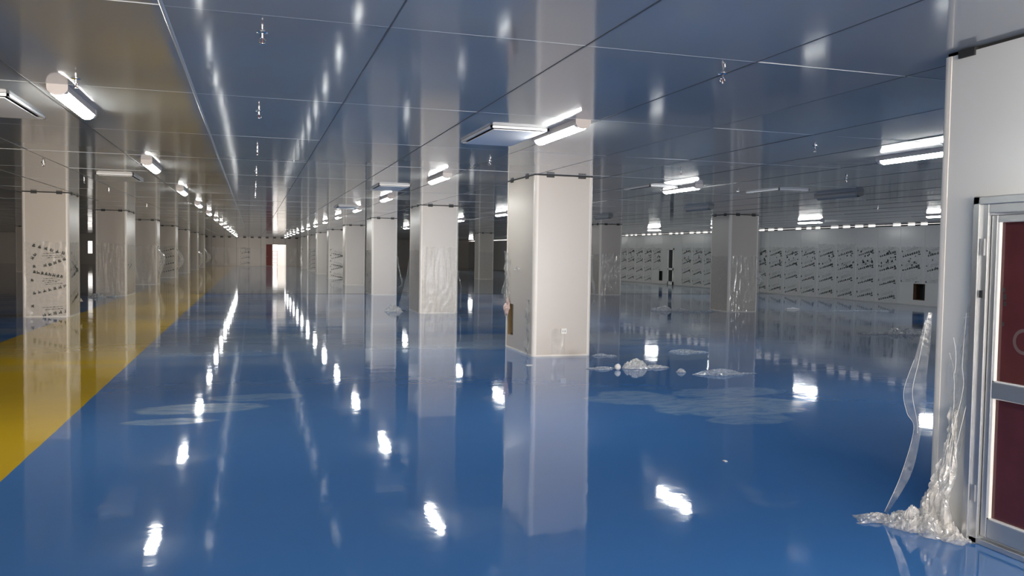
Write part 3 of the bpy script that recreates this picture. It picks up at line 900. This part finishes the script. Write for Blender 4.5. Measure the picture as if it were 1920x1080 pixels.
# ------------------------------------------------------------------ protective film on the right wall
def wall_ink(seed):
    def f(put, rng):
        for k in range(4):
            v = .16 + .55 * k + rng.uniform(-.03, .03)
            print_block(put, .10, v, .88, .235, rng, .085, 8, True)
        # wrinkled, doubled-up printing near the top of the sheet
        for k in range(rng.randint(8, 16)):
            glyph(put, rng.uniform(.2, 1.0), rng.uniform(1.35, 2.0), rng.uniform(.05, .10), rng.uniform(-.4, .5), rng, 1)
    return f
place = ['nearest sheet, behind the dark opening']
NSH = 23
yy = 24.3
near_words = ORD + ['tenth', 'eleventh', 'twelfth', 'thirteenth', 'fourteenth', 'fifteenth', 'sixteenth', 'seventeenth', 'eighteenth', 'nineteenth', 'twentieth', 'twenty-first', 'twenty-second', 'twenty-third', 'twenty-fourth']
cnt = 0
for k in range(-2, NSH):
    ya = 24.3 + PW * k
    yb = ya + PW
    if yb > 43.0 and ya < 43.75: continue
    o1 = ya < OPEN[1] and yb > OPEN[0]
    cut = (OPEN[3] + .03) if o1 else ((OPEN2[3] + .03) if (ya < OPEN2[1] and yb > OPEN2[0]) else .06)
    o = film_sheet('protective_film', (X_WALL, yb - .04, 0), (0, -1, 0), (-1, 0, 0), PW - .08, 2.17 + (.12 if k in (3, 4) else 0), 200 + k, .9, 10, 18, wall_ink(200 + k), None, jag=.10, off=.004, bottom=cut)
    # object origin at the sheet's foot
    off = Vector((X_WALL, (ya + yb) / 2, cut))
    o.data.transform(Matrix.Translation(-off)); o.location = off
    tag(o, 'clear film printed with dark characters, %s sheet from the right wall\'s near end' % near_words[cnt], 'plastic film', 'printed film sheets stuck on the right wall')
    cnt += 1

xs = [-9.9 + 1.22 * k for k in range(9)] + [3.62, 4.84, 6.06]
for k, x in enumerate(xs):
    o = film_sheet('protective_film', (x + .03, Y_FAR, 0), (1, 0, 0), (0, -1, 0), 1.14, 1.9, 300 + k, 1.2, 10, 14, wall_ink(300 + k) if k in (7, 10, 11) else None, None, jag=.08, off=.012, bottom=.05)
    off = Vector((x + .6, Y_FAR, .05)); o.data.transform(Matrix.Translation(-off)); o.location = off
    tag(o, ('streaky clear film on the far wall left of the red door, %s from the left' % near_words[k]) if k < 9 else ('printed film on the far wall right of the bright doorway, %s from it' % near_words[k - 9]), 'plastic film', 'film sheets on the far wall')

# ------------------------------------------------------------------ lamps
def ell(a, b_, n, y0=0.0):
    return [(a * math.cos(math.pi * k / n), y0 - b_ * math.sin(math.pi * k / n)) for k in range(n + 1)]
LZ = H - .012
def lamp_proto():
    LEN = 1.30
    parts = []
    b2 = BM(); box(b2, -.075, -LEN / 2, -.043, .075, LEN / 2, .012); parts.append(('lamp_base', b2, M_LAMPW))
    b2 = BM(); prism(b2, [p for p in ell(.070, .066, 12, -.022)][1:-1], -LEN / 2 + .055, LEN / 2 - .055, lambda u, v, a: (u, a, v), 0, caps=False); parts.append(('lamp_diffuser', b2, M_LIT))
    for s in (-1, 1):
        b2 = BM(); prism(b2, [(.078, .012)] + ell(.078, .058, 10, -.019) + [(-.078, .012)], s * (LEN / 2 - .06), s * (LEN / 2 + .01), lambda u, v, a: (u, a, v), 0)
        parts.append(('end_cap', b2, M_LAMPW))
    meshes = []
    for nm, b2, m in parts:
        me = bpy.data.meshes.new(nm); bmesh.ops.recalc_face_normals(b2, faces=b2.faces[:]); b2.to_mesh(me); b2.free(); me.materials.append(m)
        meshes.append((nm, me))
    return meshes
LP = lamp_proto()
UNLIT = {}
def lamp(x, y, label, group, lit=True):
    t = thing('batten_lamp', label, 'ceiling lamp', (x, y, LZ), group)
    for nm, me in LP:
        if not lit:
            if nm not in UNLIT:
                UNLIT[nm] = me.copy(); UNLIT[nm].materials.clear(); UNLIT[nm].materials.append(M_DIFFOFF)
            me = UNLIT[nm]
        o = bpy.data.objects.new(nm, me)
        link(o, t)
    return t
LY = [8.15 + 5.85 * k for k in range(14)]
rows = [(-1.5, LY, 'lit batten lamp above the yellow strip, %s from the camera', 'lit batten lamps in the left line'),
        (3.03, LY, 'lit batten lamp just left of the middle columns, %s from the camera', 'lit batten lamps in the middle line'),
        (7.66, LY[:9], 'lit batten lamp in the line right of the large column, %s away', 'lit batten lamps in the line right of the middle columns'),
        (18.55, [18.75 + 5.9 * k for k in range(10)], 'lit batten lamp in the line close to the right wall, %s from the near end', 'lit batten lamps beside the right wall')]
for x, ys, lab, g in rows:
    for k, y in enumerate(ys):
        lamp(x, y, lab % near_words[k], g)
for k, y in enumerate((14.1, 19.6, 25.9)):
    lamp(11.25, y, 'unlit batten lamp in the ceiling above the dim grey column, %s away' % ORD[k], 'unlit batten lamps', lit=False)
# lamps of the same lines overhead and behind the camera
for x in (-1.5, 3.03):
    for k, y in enumerate((2.3, -3.55, -9.4)):
        lamp(x, y, 'lit batten lamp above and behind the camera in the %s line, %s back' % ('left' if x < 0 else 'middle', ORD[k]), 'lamps behind the camera')

# ------------------------------------------------------------------ air diffusers in the ceiling
def diffuser(x0, y0, x1, y1, label, pm=None):
    w, l = x1 - x0, y1 - y0
    t = thing('air_diffuser', label, 'air diffuser', ((x0 + x1) / 2, (y0 + y1) / 2, H - .004), 'white air diffusers in the ceiling')
    a, b_ = w / 2, l / 2; f = .02
    b2 = BM()
    for q in ((-a, -b_, -a + f, b_), (a - f, -b_, a, b_), (-a, -b_, a, -b_ + f), (-a, b_ - f, a, b_)):
        box(b2, q[0], q[1], -.022, q[2], q[3], .002)
    obj('frame', b2, M_FRAME, t)
    b2 = BM(); box(b2, -a + f, -b_ + f, -.004, a - f, b_ - f, -.001); obj('back_box', b2, M_GASKET, t)
    g = .045
    b2 = BM(); box(b2, -a + g, -b_ + g, -.034, a - g, b_ - g, -.026); obj('plate', b2, pm or M_PLATE, t)
    b2 = BM()
    for sx in (-1, 1):
        for sy in (-1, 1): box(b2, sx * (a - .12) - .01, sy * (b_ - .12) - .01, -.03, sx * (a - .12) + .01, sy * (b_ - .12) + .01, -.003)
    obj('stud', b2, M_GASKET, t)
diffuser(2.30, 8.18, 2.93, 9.48, 'white flat air diffuser plate beside the lamp in front of the large column')
diffuser(-2.62, 8.10, -1.99, 9.42, 'white air diffuser cut by the left edge of the photo beside the nearest lamp')
diffuser(-2.64, 16.1, -2.02, 17.5, 'white air diffuser above the second left-row column, small with distance')
diffuser(2.30, 16.1, 2.93, 17.35, 'white air diffuser in the ceiling before the third middle-row column')
diffuser(2.30, 24.2, 2.93, 25.4, 'smallest visible air diffuser, farther along the middle lamp line')
diffuser(9.44, 13.5, 10.12, 14.6, 'air diffuser outline in the dark ceiling right of the dim grey column', M_CEIL)
diffuser(6.96, 13.9, 7.55, 15.05, 'air diffuser left of the second lamp in the line right of the large column', M_CEIL)

# ------------------------------------------------------------------ sprinklers
def sprinkler_meshes():
    out = []
    b2 = BM(); lathe(b2, [(.034, .001), (.034, -.004), (.020, -.010), (.016, -.011)], 16); out.append(('escutcheon', b2, M_CHROME))
    b2 = BM(); lathe(b2, [(.011, -.008), (.011, -.030), (.014, -.031), (.014, -.038), (.008, -.040)], 10); out.append(('body', b2, M_CHROME))
    b2 = BM()
    for s in (-1, 1): tube(b2, [(s * .011, 0, -.036), (s * .019, 0, -.048), (s * .016, 0, -.062), (s * .003, 0, -.070)], .003)
    out.append(('frame_arm', b2, M_CHROME))
    b2 = BM(); lathe(b2, [(.003, -.038), (.004, -.054), (.003, -.068)], 8); out.append(('bulb', b2, M_BULB))
    b2 = BM(); lathe(b2, [(.006, -.068), (.018, -.070), (.018, -.073), (.005, -.074)], 14); out.append(('deflector', b2, M_CHROME))
    r = []
    for nm, b2, m in out:
        me = bpy.data.meshes.new(nm); bmesh.ops.recalc_face_normals(b2, faces=b2.faces[:]); b2.to_mesh(me); b2.free(); me.materials.append(m); r.append((nm, me))
    return r
SPR = sprinkler_meshes()
def sprinkler(x, y, label):
    t = thing('sprinkler_head', label, 'sprinkler', (x, y, H), 'sprinkler heads in the ceiling')
    for nm, me in SPR: link(bpy.data.objects.new(nm, me), t)
SPY = [5.25, 8.2, 11.35, 14.5, 17.75, 20.6]
for x, ks, lab in ((.05, range(6), 'chrome sprinkler head left of the picture centre, %s from the camera'),
                   (3.18, (0, 2), 'chrome sprinkler head before the large column, %s from the camera'),
                   (6.2, (1, 2), 'chrome sprinkler head above the right half, %s from the camera'),
                   (9.2, (2, 3), 'chrome sprinkler head before the dim grey column, %s from the camera'),
                   (-3.1, (3, 4, 5), 'chrome sprinkler head before the left-row columns, %s from the camera')):
    for n, k in enumerate(ks): sprinkler(x, SPY[k], lab % ORD[n])
sprinkler(15.1, 17.4, 'tiny sprinkler head near the ceiling edge of the right wall')
sprinkler(-3.1, 27.6, 'tiny sprinkler head beside the third left-row column')
sprinkler(-1.31, 7.2, 'small sprinkler head right beside the nearest left lamp')

# ------------------------------------------------------------------ litter on the floor
def heap(name, parts, label, cat, loc, mat=None, group=None):
    """parts: list of (dx, dy, rx, ry, h, seed)"""
    b2 = BM()
    for dx, dy, rx, ry, h, s in parts: crumple(b2, (dx, dy, 0), rx, ry, h, s, 36, freq=6, peak=.7)
    o = obj(name, b2, mat or M_FILM_WHITE, loc=(loc[0], loc[1], 0))
    return tag(o, label, cat, group)
heap('crumpled_plastic_bag', [(0, 0, .17, .14, .15, 1.3), (.05, .04, .14, .12, .13, 2.2), (-.13, 0, .09, .09, .11, 3.4), (.30, -.02, .22, .10, .05, 4.4), (.02, -.05, .10, .09, .13, 4.9)],
     'crumpled white plastic heap on the blue floor right of the large column', 'plastic litter', (5.52, 11.35))
heap('film_scrap', [(0, 0, .18, .14, .04, 5.3), (-.15, .05, .10, .08, .02, 5.9)], 'flat clear film scrap between the large column and the small white ball', 'plastic litter', (4.98, 11.35), M_FILM_FLAT)
b2 = BM(); bmesh.ops.create_icosphere(b2, subdivisions=2, radius=.048)
for v in b2.verts: v.co *= 1 + .12 * nz(v.co.x * 30, v.co.y * 30, v.co.z * 30)
tag(obj('foam_ball', b2, M_FOAMBALL, smooth=True, loc=(5.16, 11.22, .046)), 'small round white ball on the floor left of the crumpled heap', 'litter')
heap('film_sheet', [(0, 0, .38, .20, .075, 6.1), (.28, -.06, .28, .06, .02, 6.6)], 'clear film sheet lying flat on the floor below the dim grey column', 'plastic litter', (6.48, 10.55), M_FILM_FLAT)
heap('film_scrap', [(0, 0, .07, .06, .06, 7.1)], 'tiny upright clear scrap left of the flat film sheet', 'plastic litter', (5.98, 10.80))
heap('film_scrap', [(0, 0, .30, .22, .05, 8.2), (.25, -.1, .16, .10, .03, 8.6)], 'thin pale film scrap behind the flat film sheet', 'plastic litter', (7.30, 13.1), M_FILM_FLAT)
heap('film_scrap', [(0, 0, .28, .22, .16, 9.1), (.42, -.2, .35, .18, .10, 9.6), (-.25, .1, .15, .12, .10, 9.9)], 'ragged film scraps on the floor left of the dim grey column foot', 'plastic litter', (12.2, 23.2))
heap('film_strip', [(0, 0, .7, .10, .04, 10.3), (.55, .25, .3, .15, .07, 10.8)], 'long thin pale film strip touching the dim grey column foot', 'plastic litter', (12.85, 22.4), M_FILM_FLAT)
heap('film_scrap', [(0, 0, .28, .12, .07, 11.3)], 'small white and dark scrap on the floor right of the dim grey column', 'plastic litter', (16.95, 23.3), M_CHIP)
heap('film_scrap', [(0, 0, .5, .12, .05, 12.3), (.45, -.1, .22, .16, .14, 12.8), (.75, -.2, .2, .16, .15, 13.1), (1.0, -.25, .2, .1, .08, 13.4)], 'white torn film scraps on the floor beside the near wall corner', 'plastic litter', (13.55, 15.55))
heap('film_strip', [(0, 0, 1.5, .10, .03, 14.2), (.9, -.3, .3, .12, .05, 14.7)], 'long pale film strip on the floor in front of the right wall', 'plastic litter', (18.6, 22.4), M_FILM_FLAT)
b2 = BM(); box(b2, -.05, -.03, 0, .05, .03, .006)
tag(obj('paper_chip', b2, M_CHIP, loc=(4.02, 11.95, .002)), 'small white flat chip on the floor left of the large column foot', 'litter')
heap('film_scrap', [(0, 0, .16, .10, .04, 15.3), (.14, -.1, .1, .08, .03, 15.6)], 'small clear scrap at the right foot of the large column', 'plastic litter', (5.60, 12.85), M_FILM_FLAT)
heap('film_scrap', [(0, 0, .24, .28, .20, 16.2), (-.05, -.35, .25, .2, .08, 16.6)], 'clear film gathered at the left foot of the second middle-row column', 'plastic litter', (3.84, 23.7))
heap('film_scrap', [(0, 0, .25, .2, .14, 17.3), (.5, 0, .2, .15, .06, 17.7)], 'grey film scrap at the left foot of the second left-row column', 'plastic litter', (-5.1, 31.3))
b2 = BM(); box(b2, -.012, -.02, 0, .012, .02, .004)
tag(obj('paper_chip', b2, M_CHIP, loc=(3.75, 6.0, .002), ), 'tiny white speck on the blue floor in the right foreground', 'litter')

# big heap of film at the near corner, with its veil up the wall and the loose strip
t = thing('film_pile', 'large pile of crumpled clear film slumped against the near wall corner beside the door', 'plastic litter', (4.05, 4.12, 0))
OX, OY = 4.05, 4.12
def rel(P): return [(p[0] - OX, p[1] - OY, p[2]) for p in P]
b2 = BM()
crumple(b2, (0.0, -.02, 0), .12, .17, .17, 21.1, 48, freq=5)
crumple(b2, (.03, .03, 0), .08, .12, .27, 22.4, 42, peak=1.0, freq=4)
crumple(b2, (-.07, .08, 0), .10, .10, .15, 29.4, 40, freq=4)
crumple(b2, (.02, -.10, 0), .07, .09, .16, 23.4, 40, freq=4)
crumple(b2, (-.06, .17, 0), .15, .13, .09, 24.7, 45, freq=6)
crumple(b2, (-.16, .28, 0), .16, .09, .05, 25.2, 40, freq=6)
crumple(b2, (.02, -.18, 0), .09, .10, .06, 26.2, 40, freq=6)
obj('crumpled_heap', b2, M_FILM_HEAP, t)
b2 = BM()
veil(b2, rel([(4.165, 4.09, .78), (4.15, 4.085, .62), (4.13, 4.13, .45), (4.09, 4.17, .28), (4.04, 4.2, .10)]), rel([(4.168, 4.03, .78), (4.15, 4.025, .62), (4.13, 4.01, .45), (4.10, 3.98, .28), (4.06, 3.97, .06)]), 41.3, 26, 60, .035, Vector((-1, 0, 0)), fold=3)
obj('gathered_film', b2, M_FILM_HEAP, t)
b2 = BM()
veil(b2, rel([(4.172, 3.97, 1.52), (4.162, 4.04, 1.25), (4.156, 4.13, .98), (4.152, 4.11, .75), (4.14, 4.10, .5)]), rel([(4.174, 3.91, 1.50), (4.168, 3.94, 1.25), (4.160, 3.95, .98), (4.158, 3.96, .75), (4.14, 4.0, .5)]), 43.1, 24, 60, .014, Vector((-1, 0, 0)), fold=2)
obj('film_veil', b2, M_FILM_LOOSE, t, smooth=True)
b2 = BM()
for P in ([(4.150, 4.00, 1.38), (4.140, 4.005, 1.1), (4.135, 3.99, .9), (4.12, 4.04, .65), (4.11, 4.06, .45)], [(4.155, 3.95, 1.28), (4.145, 3.965, 1.0), (4.14, 3.96, .85), (4.13, 3.985, .70), (4.12, 4.02, .5)],
          [(4.155, 4.12, 1.12), (4.145, 4.07, 1.0), (4.14, 4.06, .8), (4.12, 4.065, .60), (4.11, 4.10, .42)], [(4.16, 3.935, 1.52), (4.155, 3.955, 1.4), (4.15, 3.97, 1.33)], [(4.155, 3.975, 1.36), (4.15, 4.02, 1.35)],
          [(4.155, 3.97, .72), (4.15, 3.94, .66), (4.15, 3.935, .58)], [(4.15, 4.09, 1.22), (4.145, 4.06, 1.12), (4.14, 4.065, 1.0)], [(4.12, 4.035, .62), (4.10, 4.03, .4), (4.09, 4.02, .3)]):
    tube(b2, [p + Vector((0, .007 * nz(p.z * 12, P[0][1] * 40), 0)) for p in curve(rel(P))], .0015, 5)
obj('fold_line', b2, M_CHIP, t, smooth=True)
b2 = BM()
veil(b2, rel([(4.15, 4.30, 1.36), (4.10, 4.35, 1.05), (4.07, 4.39, .84), (4.08, 4.37, .70), (4.09, 4.32, .60), (4.04, 4.36, .30), (3.97, 4.42, .04)]),
     rel([(4.17, 4.285, 1.36), (4.165, 4.295, 1.05), (4.160, 4.30, .84), (4.155, 4.295, .70), (4.12, 4.285, .60), (4.09, 4.33, .30), (3.99, 4.41, .03)]), 47.7, 8, 50, .006, Vector((-.7, .7, 0)))
obj('hanging_strip', b2, M_FILM_LOOSE, t, smooth=True)
b2 = BM()
tube(b2, curve(rel([(4.15, 4.295, 1.36), (4.12, 4.33, 1.05), (4.10, 4.355, .84), (4.12, 4.33, .66), (4.10, 4.30, .58)])), .0013, 5)
tube(b2, curve(rel([(4.10, 4.35, 1.05), (4.065, 4.392, .84), (4.078, 4.372, .70), (4.09, 4.322, .60), (4.04, 4.362, .30), (3.97, 4.42, .04)])), .0011, 5)
obj('strip_edge', b2, M_CHIP, t, smooth=True)
